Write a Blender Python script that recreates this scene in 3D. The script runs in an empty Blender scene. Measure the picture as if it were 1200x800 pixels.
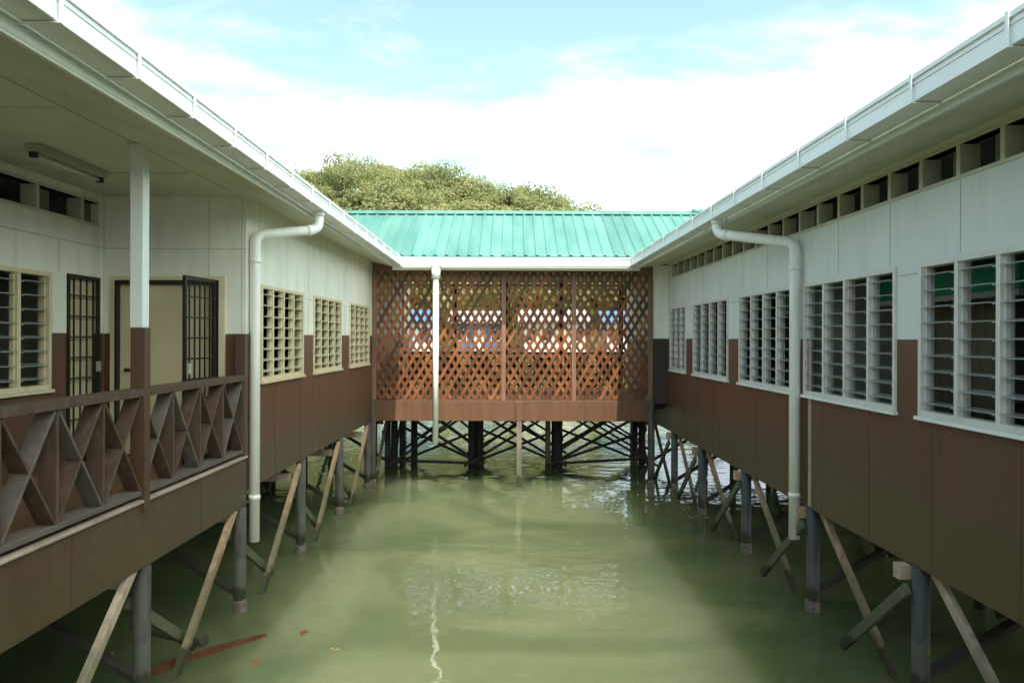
import bpy, math, random
from mathutils import Vector, Matrix
random.seed(7)
S = bpy.context.scene
COL = S.collection
R = math.radians

# ------------------------------------------------------------------ camera
EYE = 3.35                                  # eye above the water, metres
cam_d = bpy.data.cameras.new('camera'); cam = bpy.data.objects.new('camera', cam_d); COL.objects.link(cam)
cam_d.sensor_width = 36; cam_d.lens = 27.9
cam_d.shift_y = -4 / 1200
cam.location = (0, 0, EYE)
cam.rotation_euler = (R(90), R(-0.2), 0)
cam_d.clip_start = 0.05; cam_d.clip_end = 5000
S.camera = cam
S.render.resolution_x = 1024; S.render.resolution_y = 682

# ------------------------------------------------------------------ sky and sun
SUN_EL = 63
w = bpy.data.worlds.new('World'); S.world = w; w.use_nodes = True
nt = w.node_tree; N = nt.nodes; LK = nt.links
N.clear()
out = N.new('ShaderNodeOutputWorld'); bg = N.new('ShaderNodeBackground')
sky = N.new('ShaderNodeTexSky'); sky.sky_type = 'NISHITA'; sky.sun_disc = False
sky.sun_elevation = R(SUN_EL); sky.sun_rotation = R(173); sky.air_density = 1.0; sky.dust_density = 1.2; sky.ozone_density = 1.0
tc = N.new('ShaderNodeTexCoord')
sep = N.new('ShaderNodeSeparateXYZ'); LK.new(tc.outputs['Generated'], sep.inputs[0])
# direction flattened on a cloud ceiling so clouds stretch to the horizon
zc = N.new('ShaderNodeMath'); zc.operation = 'ADD'; zc.inputs[1].default_value = 0.22; LK.new(sep.outputs['Z'], zc.inputs[0])
dx = N.new('ShaderNodeMath'); dx.operation = 'DIVIDE'; LK.new(sep.outputs['X'], dx.inputs[0]); LK.new(zc.outputs[0], dx.inputs[1])
dy = N.new('ShaderNodeMath'); dy.operation = 'DIVIDE'; LK.new(sep.outputs['Y'], dy.inputs[0]); LK.new(zc.outputs[0], dy.inputs[1])
cb = N.new('ShaderNodeCombineXYZ'); LK.new(dx.outputs[0], cb.inputs[0]); LK.new(dy.outputs[0], cb.inputs[1])
cn = N.new('ShaderNodeTexNoise'); cn.inputs['Scale'].default_value = 1.5; cn.inputs['Detail'].default_value = 9; cn.inputs['Roughness'].default_value = 0.62
cn.inputs['Distortion'].default_value = 0.25
mp = N.new('ShaderNodeMapping'); mp.inputs['Location'].default_value = (3.1, 0.75, 0); mp.inputs['Scale'].default_value = (0.9, 1.5, 1)
LK.new(cb.outputs[0], mp.inputs[0]); LK.new(mp.outputs[0], cn.inputs['Vector'])
# clouds get denser towards the horizon
hz = N.new('ShaderNodeMapRange'); hz.inputs[1].default_value = 0.0; hz.inputs[2].default_value = 0.42; hz.inputs[3].default_value = 0.16; hz.inputs[4].default_value = -0.06
LK.new(sep.outputs['Z'], hz.inputs[0])
ad = N.new('ShaderNodeMath'); ad.operation = 'ADD'; LK.new(cn.outputs['Fac'], ad.inputs[0]); LK.new(hz.outputs[0], ad.inputs[1])
cr = N.new('ShaderNodeMapRange'); cr.interpolation_type = 'SMOOTHSTEP'
cr.inputs[1].default_value = 0.42; cr.inputs[2].default_value = 0.68; LK.new(ad.outputs[0], cr.inputs[0])
skm = N.new('ShaderNodeMix'); skm.data_type = 'RGBA'; skm.blend_type = 'MIX'
tint = N.new('ShaderNodeMix'); tint.data_type = 'RGBA'; tint.blend_type = 'MULTIPLY'; tint.inputs[0].default_value = 1.0
tint.inputs[7].default_value = (2.7, 2.75, 1.95, 1)
LK.new(sky.outputs[0], tint.inputs[6])
LK.new(cr.outputs[0], skm.inputs[0]); LK.new(tint.outputs[2], skm.inputs[6]); skm.inputs[7].default_value = (10.0, 11.2, 13.0, 1)
# warm glow added to the sky at right, brightening veranda wall and gutter
dt = N.new('ShaderNodeVectorMath'); dt.operation = 'DOT_PRODUCT'; dt.inputs[1].default_value = (.86, -.34, .38); LK.new(tc.outputs['Generated'], dt.inputs[0])
gp = N.new('ShaderNodeMapRange'); gp.interpolation_type = 'SMOOTHSTEP'; gp.inputs[1].default_value = .15; gp.inputs[2].default_value = 1.0; gp.inputs[3].default_value = 0; gp.inputs[4].default_value = 1.0
LK.new(dt.outputs['Value'], gp.inputs[0])
gm_ = N.new('ShaderNodeMix'); gm_.data_type = 'RGBA'; gm_.blend_type = 'MIX'; gm_.inputs[6].default_value = (1, 1, 1, 1); gm_.inputs[7].default_value = (3.0, 2.7, 2.3, 1); LK.new(gp.outputs[0], gm_.inputs[0])
gx = N.new('ShaderNodeMix'); gx.data_type = 'RGBA'; gx.blend_type = 'MULTIPLY'; gx.inputs[0].default_value = 1; LK.new(skm.outputs[2], gx.inputs[6]); LK.new(gm_.outputs[2], gx.inputs[7])
LK.new(gx.outputs[2], bg.inputs[0]); bg.inputs[1].default_value = 0.075
LK.new(bg.outputs[0], out.inputs[0])

sd = bpy.data.lights.new('sun', 'SUN'); sun = bpy.data.objects.new('sun', sd); COL.objects.link(sun)
sd.energy = 4.0; sd.angle = R(0.6); sd.color = (1.0, 0.95, 0.86)
sun.rotation_euler = (R(90 - SUN_EL), 0, R(7)); sun.location = (0, -20, 40)

vs = S.view_settings
vs.view_transform = 'Standard'; vs.look = 'None'; vs.gamma = 1; vs.use_curve_mapping = False
vs.exposure = 0.95
S.render.engine = 'CYCLES'
S.cycles.max_bounces = 8; S.cycles.diffuse_bounces = 4; S.cycles.transparent_max_bounces = 16

# ------------------------------------------------------------------ materials
def newmat(name):
    m = bpy.data.materials.new(name); m.use_nodes = True
    return m, m.node_tree.nodes, m.node_tree.links, m.node_tree.nodes['Principled BSDF']

def surf(name, col, rough=0.6, var=0.12, scale=(6, 6, 6), dirt=None, dirt_amt=0.0, dirt_scale=(1.2, 1.2, 0.3), bump=0.0, spec=0.4, metal=0.0, plank=0.0, bscale=None):
    """painted / natural surface: base colour with large soft variation, stretched dirt stains and a fine bump"""
    m, n, l, p = newmat(name)
    tcn = n.new('ShaderNodeTexCoord')
    mp1 = n.new('ShaderNodeMapping'); mp1.inputs['Scale'].default_value = scale; l.new(tcn.outputs['Object'], mp1.inputs[0])
    n1 = n.new('ShaderNodeTexNoise'); n1.inputs['Scale'].default_value = 1; n1.inputs['Detail'].default_value = 6; l.new(mp1.outputs[0], n1.inputs['Vector'])
    r1 = n.new('ShaderNodeMapRange'); r1.inputs[1].default_value = .3; r1.inputs[2].default_value = .7
    r1.inputs[3].default_value = 1 - var; r1.inputs[4].default_value = 1 + var; l.new(n1.outputs['Fac'], r1.inputs[0])
    mul = n.new('ShaderNodeMix'); mul.data_type = 'RGBA'; mul.blend_type = 'MULTIPLY'; mul.inputs[0].default_value = 1
    mul.inputs[6].default_value = (*col, 1); l.new(r1.outputs[0], mul.inputs[7])
    last = mul.outputs[2]
    if dirt:
        mp2 = n.new('ShaderNodeMapping'); mp2.inputs['Scale'].default_value = dirt_scale; l.new(tcn.outputs['Object'], mp2.inputs[0])
        n2 = n.new('ShaderNodeTexNoise'); n2.inputs['Scale'].default_value = 3; n2.inputs['Detail'].default_value = 8; n2.inputs['Roughness'].default_value = .65
        l.new(mp2.outputs[0], n2.inputs['Vector'])
        r2 = n.new('ShaderNodeMapRange'); r2.inputs[1].default_value = .48; r2.inputs[2].default_value = .72; r2.inputs[4].default_value = dirt_amt
        l.new(n2.outputs['Fac'], r2.inputs[0])
        mx = n.new('ShaderNodeMix'); mx.data_type = 'RGBA'; l.new(r2.outputs[0], mx.inputs[0]); l.new(last, mx.inputs[6]); mx.inputs[7].default_value = (*dirt, 1)
        last = mx.outputs[2]
    l.new(last, p.inputs['Base Color'])
    rr = n.new('ShaderNodeMapRange'); rr.inputs[3].default_value = max(0, rough - .12); rr.inputs[4].default_value = min(1, rough + .12)
    l.new(n1.outputs['Fac'], rr.inputs[0]); l.new(rr.outputs[0], p.inputs['Roughness'])
    p.inputs['Specular IOR Level'].default_value = spec; p.inputs['Metallic'].default_value = metal
    if bump:
        mp3 = n.new('ShaderNodeMapping'); mp3.inputs['Scale'].default_value = bscale or scale; l.new(tcn.outputs['Object'], mp3.inputs[0])
        n3 = n.new('ShaderNodeTexNoise'); n3.inputs['Scale'].default_value = 3; n3.inputs['Detail'].default_value = 5; l.new(mp3.outputs[0], n3.inputs['Vector'])
        b = n.new('ShaderNodeBump'); b.inputs['Strength'].default_value = 1; b.inputs['Distance'].default_value = bump
        l.new(n3.outputs['Fac'], b.inputs['Height']); l.new(b.outputs[0], p.inputs['Normal'])
    return m

M = {}
M['white_wall'] = surf('white_wall', (.80, .79, .70), .55, .05, (1.2, 1.2, 1.2), (.42, .43, .34), .35, (1.5, 1.5, .25), .0006, bscale=(10, 10, 10))
M['white_cool'] = surf('white_cool', (.70, .73, .71), .5, .04, (1.2, 1.2, 1.2), (.45, .48, .46), .3, (1.5, 1.5, .25), .0006, bscale=(10, 10, 10))
M['soffit'] = surf('soffit', (.58, .57, .46), .7, .06, (1.5, 1.5, 1.5), (.30, .27, .17), .4, (.8, .4, 1))
M['gutter'] = surf('gutter', (.88, .89, .89), .35, .03, (3, 3, 3), (.55, .54, .48), .25, (2, .6, 3))
M['pipe'] = surf('pipe', (.90, .90, .88), .35, .03, (3, 3, 3), (.55, .52, .44), .25, (3, 3, .5))
M['fascia'] = surf('fascia', (.70, .71, .63), .5, .04, (3, 3, 3), (.4, .38, .28), .35, (2, .5, 3))
M['brown_wall'] = surf('brown_wall', (.118, .054, .034), .40, .14, (9, 9, .8), (.10, .085, .045), .55, (2.2, 2.2, .3), .001, bscale=(14, 14, .6))
M['veranda_beam'] = surf('veranda_beam', (.085, .046, .028), .45, .14, (8, 8, 1.2), (.13, .09, .05), .45, (1.6, 1.6, .35), .001, bscale=(14, 14, 1))
M['brown_beam'] = surf('brown_beam', (.132, .062, .034), .45, .12, (8, 8, 1.2), (.16, .10, .062), .4, (2, 2, .4), .001, bscale=(14, 14, 1))
M['brown_seam'] = surf('brown_seam', (.092, .044, .028), .6, .1)
M['dark_panel'] = surf('dark_panel', (.045, .036, .034), .45, .1, (4, 4, 4))
M['joint'] = surf('joint', (.44, .45, .40), .7, .1)
M['cream_frame'] = surf('cream_frame', (.68, .58, .38), .45, .06, (5, 5, 5), (.4, .32, .2), .35, (3, 3, 1))
M['pale_frame'] = surf('pale_frame', (.70, .67, .63), .45, .06, (5, 5, 5), (.4, .36, .32), .3, (3, 3, 1))
M['louvre_cream'] = surf('louvre_cream', (.50, .48, .38), .35, .06)
M['door'] = surf('door', (.66, .56, .35), .5, .06, (3, 3, 1), (.45, .37, .22), .3, (2, 2, .5))
M['black_metal'] = surf('black_metal', (.014, .013, .014), .4, .2)
M['rail_wood'] = surf('rail_wood', (.080, .045, .031), .6, .25, (9, 9, 2.0), (.15, .115, .095), .5, (5, 5, 2), .003, bscale=(22, 22, 3))
M['rail_weathered'] = surf('rail_weathered', (.12, .098, .088), .6, .25, (9, 2, 9), (.12, .08, .06), .7, (5, 1.5, 5), .003, bscale=(22, 3, 22))
M['ledge'] = surf('ledge', (.42, .32, .26), .6, .25, (6, 2, 6), (.2, .14, .1), .6, (4, 1, 4))
M['lattice'] = surf('lattice', (.195, .068, .021), .55, .30, (3.5, 3.5, 3.5), (.16, .05, .03), .6, (3, 3, 3), .001)
def slat_tone(m):
    n, l = m.node_tree.nodes, m.node_tree.links; p = n['Principled BSDF']; src = p.inputs['Base Color'].links[0].from_socket
    at = n.new('ShaderNodeAttribute'); at.attribute_name = 'tone'
    mr = n.new('ShaderNodeMapRange'); mr.inputs[3].default_value = .45; mr.inputs[4].default_value = 1.35; l.new(at.outputs['Fac'], mr.inputs[0])
    mx = n.new('ShaderNodeMix'); mx.data_type = 'RGBA'; mx.blend_type = 'MULTIPLY'; mx.inputs[0].default_value = 1; l.new(src, mx.inputs[6]); l.new(mr.outputs[0], mx.inputs[7]); l.new(mx.outputs[2], p.inputs['Base Color'])
slat_tone(M['lattice'])
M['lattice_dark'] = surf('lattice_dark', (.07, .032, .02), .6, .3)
M['lattice_post'] = surf('lattice_post', (.21, .11, .075), .6, .2, (6, 6, 1), (.18, .1, .07), .4, (3, 3, 1))
M['deck'] = surf('deck', (.20, .10, .055), .6, .2, (6, 1, 6))
M['pile'] = surf('pile', (.075, .072, .066), .7, .35, (9, 9, 1.5), (.022, .022, .014), .9, (3, 3, .7), .002, bscale=(20, 20, 4))
M['pile_blue'] = surf('pile_blue', (.055, .068, .068), .6, .3, (9, 9, 1.5), (.035, .030, .018), .85, (3, 3, .7), .002, bscale=(20, 20, 4))
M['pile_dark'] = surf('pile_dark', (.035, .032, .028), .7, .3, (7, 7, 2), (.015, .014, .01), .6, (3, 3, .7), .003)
M['crust'] = surf('crust', (.16, .13, .12), .8, .5, (18, 18, 18), (.03, .03, .02), .9, (20, 20, 20), .01)
M['lichen'] = surf('lichen', (.22, .19, .03), .8, .4, (20, 20, 20), (.06, .05, .02), .9, (18, 18, 18), .004)
M['timber'] = surf('timber', (.42, .28, .18), .65, .22, (10, 10, 3), (.17, .11, .07), .7, (4, 4, 2), .003, bscale=(25, 25, 5))
M['timber_pale'] = surf('timber_pale', (.50, .38, .30), .65, .18, (10, 10, 3), (.22, .14, .09), .55, (4, 4, 2), .003, bscale=(25, 25, 5))
M['timber_mossy'] = surf('timber_mossy', (.11, .125, .085), .75, .3, (9, 9, 4), (.05, .05, .03), .7, (4, 4, 4), .003)
M['timber_grey'] = surf('timber_grey', (.20, .165, .14), .75, .3, (10, 10, 3), (.09, .075, .05), .8, (5, 5, 1.2), .004, bscale=(25, 25, 4))
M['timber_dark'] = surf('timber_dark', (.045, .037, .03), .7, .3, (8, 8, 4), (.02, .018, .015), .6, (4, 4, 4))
M['timber_red'] = surf('timber_red', (.12, .042, .022), .5, .35, (7, 7, 7), (.07, .03, .02), .8, (5, 5, 5), .004)
M['interior'] = surf('interior', (.42, .40, .34), .8, .1, (1, 1, 1))
M['interior_floor'] = surf('interior_floor', (.12, .08, .05), .6, .2, (6, 1, 6))
M['furniture'] = surf('furniture', (.25, .16, .09), .5, .2, (6, 6, 1))
M['board_green'] = surf('board_green', (.05, .50, .27), .6, .08)
M['board_white'] = surf('board_white', (.7, .7, .66), .6, .08)
M['roof_dark'] = surf('roof_dark', (.10, .30, .26), .4, .08)
M['lamp_body'] = surf('lamp_body', (.38, .36, .30), .5, .1)
M['lamp_tube'] = surf('lamp_tube', (.62, .60, .54), .3, .05)
M['leaf_brown'] = surf('leaf_brown', (.09, .035, .014), .6, .4, (40, 40, 40))
M['leaf_yellow'] = surf('leaf_yellow', (.26, .16, .03), .6, .4, (40, 40, 40))
M['bark'] = surf('bark', (.14, .10, .07), .9, .3, (6, 6, 2))
M['blue_paint'] = surf('blue_paint', (.05, .13, .28), .5, .1)
M['red_paint'] = surf('red_paint', (.40, .05, .04), .5, .1)
M['tin_roof'] = surf('tin_roof', (.24, .24, .25), .4, .15, (2, 2, 2), (.25, .13, .08), .6, (1, 1, 1))
M['house_white'] = surf('house_white', (.52, .53, .53), .6, .08, (2, 2, 2))
M['house_cream'] = surf('house_cream', (.62, .52, .36), .6, .08, (2, 2, 2))
M['dark_opening'] = surf('dark_opening', (.02, .022, .025), .3, .1)

def low_band(name, z0, soft, col, amt, freq=6.0, jag=.35):  # blends in a colour below an uneven height: tide marks on piles and braces
    m = M[name]; n, l = m.node_tree.nodes, m.node_tree.links; p = n['Principled BSDF']; src = p.inputs['Base Color'].links[0].from_socket
    tcn = n.new('ShaderNodeTexCoord'); sp = n.new('ShaderNodeSeparateXYZ'); l.new(tcn.outputs['Object'], sp.inputs[0])
    mpp = n.new('ShaderNodeMapping'); mpp.inputs['Scale'].default_value = (1, 1, .35); l.new(tcn.outputs['Object'], mpp.inputs[0])
    nz = n.new('ShaderNodeTexNoise'); nz.inputs['Scale'].default_value = freq; nz.inputs['Detail'].default_value = 7; l.new(mpp.outputs[0], nz.inputs['Vector'])
    a = n.new('ShaderNodeMath'); a.operation = 'MULTIPLY_ADD'; a.inputs[1].default_value = -2 * jag; l.new(nz.outputs['Fac'], a.inputs[0]); l.new(sp.outputs[2], a.inputs[2])
    mr = n.new('ShaderNodeMapRange'); mr.interpolation_type = 'SMOOTHSTEP'; mr.inputs[1].default_value = z0 - jag + soft; mr.inputs[2].default_value = z0 - jag - soft; mr.inputs[3].default_value = 0; mr.inputs[4].default_value = amt
    l.new(a.outputs[0], mr.inputs[0])
    mx = n.new('ShaderNodeMix'); mx.data_type = 'RGBA'; l.new(mr.outputs[0], mx.inputs[0]); l.new(src, mx.inputs[6]); mx.inputs[7].default_value = (*col, 1); l.new(mx.outputs[2], p.inputs['Base Color'])
for nm_ in ('pile', 'pile_blue'):
    low_band(nm_, .62, .03, (.10, .105, .085), .6, 9, .22); low_band(nm_, .30, .04, (.022, .026, .012), .85, 12, .14)
for nm_ in ('timber', 'timber_pale', 'timber_grey', 'timber_mossy'):
    low_band(nm_, .85, .18, (.10, .115, .06), .65, 7, .30); low_band(nm_, .22, .05, (.022, .024, .012), .85, 12, .12)
low_band('brown_wall', 1.95, .22, (.082, .066, .032), .55, 3, .30)  # brown walls turn olive towards the foot
low_band('veranda_beam', 1.62, .10, (.075, .062, .032), .5, 4, .18)  # beam turns olive towards its lower edge

def roof_mat():
    m, n, l, p = newmat('green_metal_roof')
    tcn = n.new('ShaderNodeTexCoord')
    n1 = n.new('ShaderNodeTexNoise'); n1.inputs['Scale'].default_value = 1.1; n1.inputs['Detail'].default_value = 7
    mpp = n.new('ShaderNodeMapping'); mpp.inputs['Scale'].default_value = (2.5, .5, .5); l.new(tcn.outputs['Object'], mpp.inputs[0]); l.new(mpp.outputs[0], n1.inputs['Vector'])
    cr_ = n.new('ShaderNodeMix'); cr_.data_type = 'RGBA'
    cr_.inputs[6].default_value = (.062, .18, .158, 1); cr_.inputs[7].default_value = (.105, .235, .212, 1)
    rr = n.new('ShaderNodeMapRange'); rr.inputs[1].default_value = .32; rr.inputs[2].default_value = .68; l.new(n1.outputs['Fac'], rr.inputs[0]); l.new(rr.outputs[0], cr_.inputs[0])
    # each sheet has faded a little differently
    sp = n.new('ShaderNodeSeparateXYZ'); l.new(tcn.outputs['Object'], sp.inputs[0])
    fl = n.new('ShaderNodeMath'); fl.operation = 'SNAP'; fl.inputs[1].default_value = .75; l.new(sp.outputs[0], fl.inputs[0])
    wn = n.new('ShaderNodeTexWhiteNoise'); wn.noise_dimensions = '1D'; l.new(fl.outputs[0], wn.inputs['W'])
    wr_ = n.new('ShaderNodeMapRange'); wr_.inputs[3].default_value = .90; wr_.inputs[4].default_value = 1.08; l.new(wn.outputs['Value'], wr_.inputs[0])
    ml = n.new('ShaderNodeMix'); ml.data_type = 'RGBA'; ml.blend_type = 'MULTIPLY'; ml.inputs[0].default_value = 1; l.new(cr_.outputs[2], ml.inputs[6]); l.new(wr_.outputs[0], ml.inputs[7])
    l.new(ml.outputs[2], p.inputs['Base Color'])
    p.inputs['Roughness'].default_value = .45; p.inputs['Specular IOR Level'].default_value = .35
    return m
M['roof'] = roof_mat()

def glass_mat():
    m, n, l, p = newmat('louvre_glass')
    p.inputs['Base Color'].default_value = (.55, .60, .60, 1); p.inputs['Roughness'].default_value = .15
    p.inputs['Specular IOR Level'].default_value = .7
    tr = n.new('ShaderNodeBsdfTransparent'); tr.inputs[0].default_value = (.8, .86, .84, 1)
    mx = n.new('ShaderNodeMixShader'); mx.inputs[0].default_value = .5
    l.new(tr.outputs[0], mx.inputs[1]); l.new(p.outputs[0], mx.inputs[2]); l.new(mx.outputs[0], n['Material Output'].inputs[0])
    return m
M['glass'] = glass_mat()

def water_mat():
    m, n, l, p = newmat('green_water')
    tcn = n.new('ShaderNodeTexCoord')
    pos = tcn.outputs['Object']
    # murky green with soft clouds of silt
    n1 = n.new('ShaderNodeTexNoise'); n1.inputs['Scale'].default_value = .28; n1.inputs['Detail'].default_value = 5; n1.inputs['Distortion'].default_value = 1.0; l.new(pos, n1.inputs['Vector'])
    c1 = n.new('ShaderNodeMix'); c1.data_type = 'RGBA'; c1.inputs[6].default_value = (.074, .100, .050, 1); c1.inputs[7].default_value = (.120, .142, .076, 1)
    r1 = n.new('ShaderNodeMapRange'); r1.interpolation_type = 'SMOOTHSTEP'; r1.inputs[1].default_value = .38; r1.inputs[2].default_value = .62; l.new(n1.outputs['Fac'], r1.inputs[0]); l.new(r1.outputs[0], c1.inputs[0])
    l.new(c1.outputs[2], p.inputs['Base Color'])
    p.inputs['Roughness'].default_value = .02; p.inputs['IOR'].default_value = 1.33
    p.inputs['Subsurface Weight'].default_value = 1.0; p.inputs['Subsurface Radius'].default_value = (1.0, 1.1, .7); p.inputs['Subsurface Scale'].default_value = 12.0
    # swell + ripples; open water past the bridge is rougher
    def nz(scale, mscale, detail=2, dist=0.0):
        mpp = n.new('ShaderNodeMapping'); mpp.inputs['Scale'].default_value = mscale; l.new(pos, mpp.inputs[0])
        a = n.new('ShaderNodeTexNoise'); a.inputs['Scale'].default_value = scale; a.inputs['Detail'].default_value = detail; a.inputs['Distortion'].default_value = dist
        l.new(mpp.outputs[0], a.inputs['Vector']); return a.outputs['Fac']
    a = nz(2.0, (1, 1.5, 1), 2, .3); b = nz(.55, (1, 1.4, 1), 1); c = nz(1.5, (1, 1.5, 1), 3)
    sp = n.new('ShaderNodeSeparateXYZ'); l.new(pos, sp.inputs[0])
    far = n.new('ShaderNodeMapRange'); far.inputs[1].default_value = 15; far.inputs[2].default_value = 27; far.inputs[3].default_value = 0; far.inputs[4].default_value = 1; l.new(sp.outputs[1], far.inputs[0])
    def mulv(x, k):
        q = n.new('ShaderNodeMath'); q.operation = 'MULTIPLY'; l.new(x, q.inputs[0])
        if isinstance(k, float): q.inputs[1].default_value = k
        else: l.new(k, q.inputs[1])
        return q.outputs[0]
    def addv(x, y):
        q = n.new('ShaderNodeMath'); q.operation = 'ADD'; l.new(x, q.inputs[0]); l.new(y, q.inputs[1]); return q.outputs[0]
    gm = nz(.09, (1, 2.2, 1), 2, .5); gr = n.new('ShaderNodeMapRange'); gr.interpolation_type = 'SMOOTHSTEP'
    gr.inputs[1].default_value = .42; gr.inputs[2].default_value = .60; gr.inputs[3].default_value = .25; gr.inputs[4].default_value = 1.0; l.new(gm, gr.inputs[0])
    h = addv(addv(mulv(a, .0095), mulv(b, .020)), mulv(mulv(mulv(c, .024), far.outputs[0]), gr.outputs[0]))
    bp = n.new('ShaderNodeBump'); bp.inputs['Strength'].default_value = 1; bp.inputs['Distance'].default_value = 1.0
    l.new(h, bp.inputs['Height']); l.new(bp.outputs[0], p.inputs['Normal'])
    return m
M['water'] = water_mat()

def leaf_mat(name, c0, c1):
    m, n, l, p = newmat(name)
    at = n.new('ShaderNodeAttribute'); at.attribute_name = 'tone'
    cx = n.new('ShaderNodeMix'); cx.data_type = 'RGBA'; cx.inputs[6].default_value = (*c0, 1); cx.inputs[7].default_value = (*c1, 1)
    l.new(at.outputs['Fac'], cx.inputs[0]); l.new(cx.outputs[2], p.inputs['Base Color']); p.inputs['Roughness'].default_value = .7
    p.inputs['Specular IOR Level'].default_value = .2
    tl = n.new('ShaderNodeBsdfTranslucent'); l.new(cx.outputs[2], tl.inputs[0]); ms = n.new('ShaderNodeMixShader'); ms.inputs[0].default_value = .48
    l.new(p.outputs[0], ms.inputs[1]); l.new(tl.outputs[0], ms.inputs[2]); l.new(ms.outputs[0], n['Material Output'].inputs[0])
    return m
M['leaves'] = leaf_mat('leaves', (.17, .215, .085), (.34, .33, .15))  # haze over the hill is put into these paler leaf colours
M['leaves_shore'] = leaf_mat('leaves_shore', (.06, .10, .02), (.17, .18, .04))
M['hill_soil'] = surf('hill_soil', (.06, .07, .025), .9, .3, (.1, .1, .1), (.12, .09, .05), .5, (.1, .1, .1))

# ------------------------------------------------------------------ mesh helpers
# every mapper turns (s, d, z) into world metres; z is given relative to the eye
def LW(s, d, z): return Vector((-3.42 + .0129 * s - d, s, z + EYE))       # the courtyard face of the veranda building
def RW(s, d, z): return Vector((3.81 - .014 * s + d, s, z + EYE))         # the courtyard face of the other building
def LG(s, d, z): return Vector((-2.45 - d, s, z + EYE))                   # gutter lines
def RG(s, d, z): return Vector((2.85 - .014 * s + d, s, z + EYE))
def REC(s, d, z): return Vector((-5.18 + .0129 * s - d, s, z + EYE))      # wall at the back of the veranda
YF = 9.82
def FR(s, d, z): return Vector((s, YF + d, z + EYE))                      # wall at the end of the veranda
YB = 18.1
def BR(s, d, z): return Vector((s, YB + d, z + EYE))                      # bridge front plane
def WW(x, y, z): return Vector((x, y, z))

class MB:
    def __init__(s): s.v = []; s.f = []; s.sm = []
    def hexa(s, P):
        i = len(s.v); s.v += [tuple(p) for p in P]
        for q in ((0, 3, 2, 1), (4, 5, 6, 7), (0, 1, 5, 4), (1, 2, 6, 5), (2, 3, 7, 6), (3, 0, 4, 7)):
            s.f.append(tuple(i + k for k in q)); s.sm.append(False)
        return s
    def box(s, mp, a0, a1, d0, d1, z0, z1, z0b=None, z1b=None):
        """z0b / z1b: heights at the a1 end (sloping along) when given"""
        z0b = z0 if z0b is None else z0b; z1b = z1 if z1b is None else z1b
        return s.hexa([mp(a0, d0, z0), mp(a1, d0, z0b), mp(a1, d1, z0b), mp(a0, d1, z0), mp(a0, d0, z1), mp(a1, d0, z1b), mp(a1, d1, z1b), mp(a0, d1, z1)])
    def boxd(s, mp, a0, a1, d0, d1, z0, z1, t):
        """sheet sloping in d: height z0 at d0, z1 at d1, thickness t"""
        return s.hexa([mp(a0, d0, z0), mp(a1, d0, z0), mp(a1, d1, z1), mp(a0, d1, z1), mp(a0, d0, z0 + t), mp(a1, d0, z0 + t), mp(a1, d1, z1 + t), mp(a0, d1, z1 + t)])
    def bar(s, p, q, w, h, up=(0, 0, 1)):
        p = Vector(p); q = Vector(q); t = (q - p).normalized(); up = Vector(up)
        a = t.cross(up).normalized() * w / 2; b = a.cross(t).normalized() * h / 2
        return s.hexa([p - a - b, p + a - b, p + a + b, p - a + b, q - a - b, q + a - b, q + a + b, q - a + b])
    def tube(s, pts, r, n=14, caps=True):
        pts = [Vector(p) for p in pts]; m = len(pts)
        rs = r if isinstance(r, (list, tuple)) else [r] * m
        i0 = len(s.v); prev = None
        for k, p in enumerate(pts):
            if k == 0: t = pts[1] - p
            elif k == m - 1: t = p - pts[-2]
            else: t = (pts[k + 1] - p).normalized() + (p - pts[k - 1]).normalized()
            t.normalize()
            if prev is None: ref = Vector((1, 0, 0)) if abs(t.x) < .8 else Vector((0, 1, 0))
            else: ref = prev
            a = (ref - t * ref.dot(t)).normalized(); prev = a; b = t.cross(a)
            for j in range(n):
                c = 2 * math.pi * j / n; s.v.append(tuple(p + (a * math.cos(c) + b * math.sin(c)) * rs[k]))
        for k in range(m - 1):
            for j in range(n):
                s.f.append((i0 + k * n + j, i0 + k * n + (j + 1) % n, i0 + (k + 1) * n + (j + 1) % n, i0 + (k + 1) * n + j)); s.sm.append(True)
        if caps:
            s.f.append(tuple(i0 + j for j in range(n))[::-1]); s.sm.append(False)
            s.f.append(tuple(i0 + (m - 1) * n + j for j in range(n))); s.sm.append(False)
        return s
    def poly(s, pts):
        i = len(s.v); s.v += [tuple(p) for p in pts]; s.f.append(tuple(range(i, i + len(pts)))); s.sm.append(False); return s
    def build(s, name, mat, parent=None, bevel=0):
        me = bpy.data.meshes.new(name); me.from_pydata(s.v, [], s.f); me.validate(); me.update()
        if len(me.polygons) == len(s.sm): me.polygons.foreach_set('use_smooth', s.sm)
        me.materials.append(mat if not isinstance(mat, str) else M[mat])
        o = bpy.data.objects.new(name, me); COL.objects.link(o)
        if parent is not None: adopt(o, parent)
        if bevel:
            b = o.modifiers.new('bevel', 'BEVEL'); b.width = bevel; b.segments = 1; b.limit_method = 'ANGLE'
        return o

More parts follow.
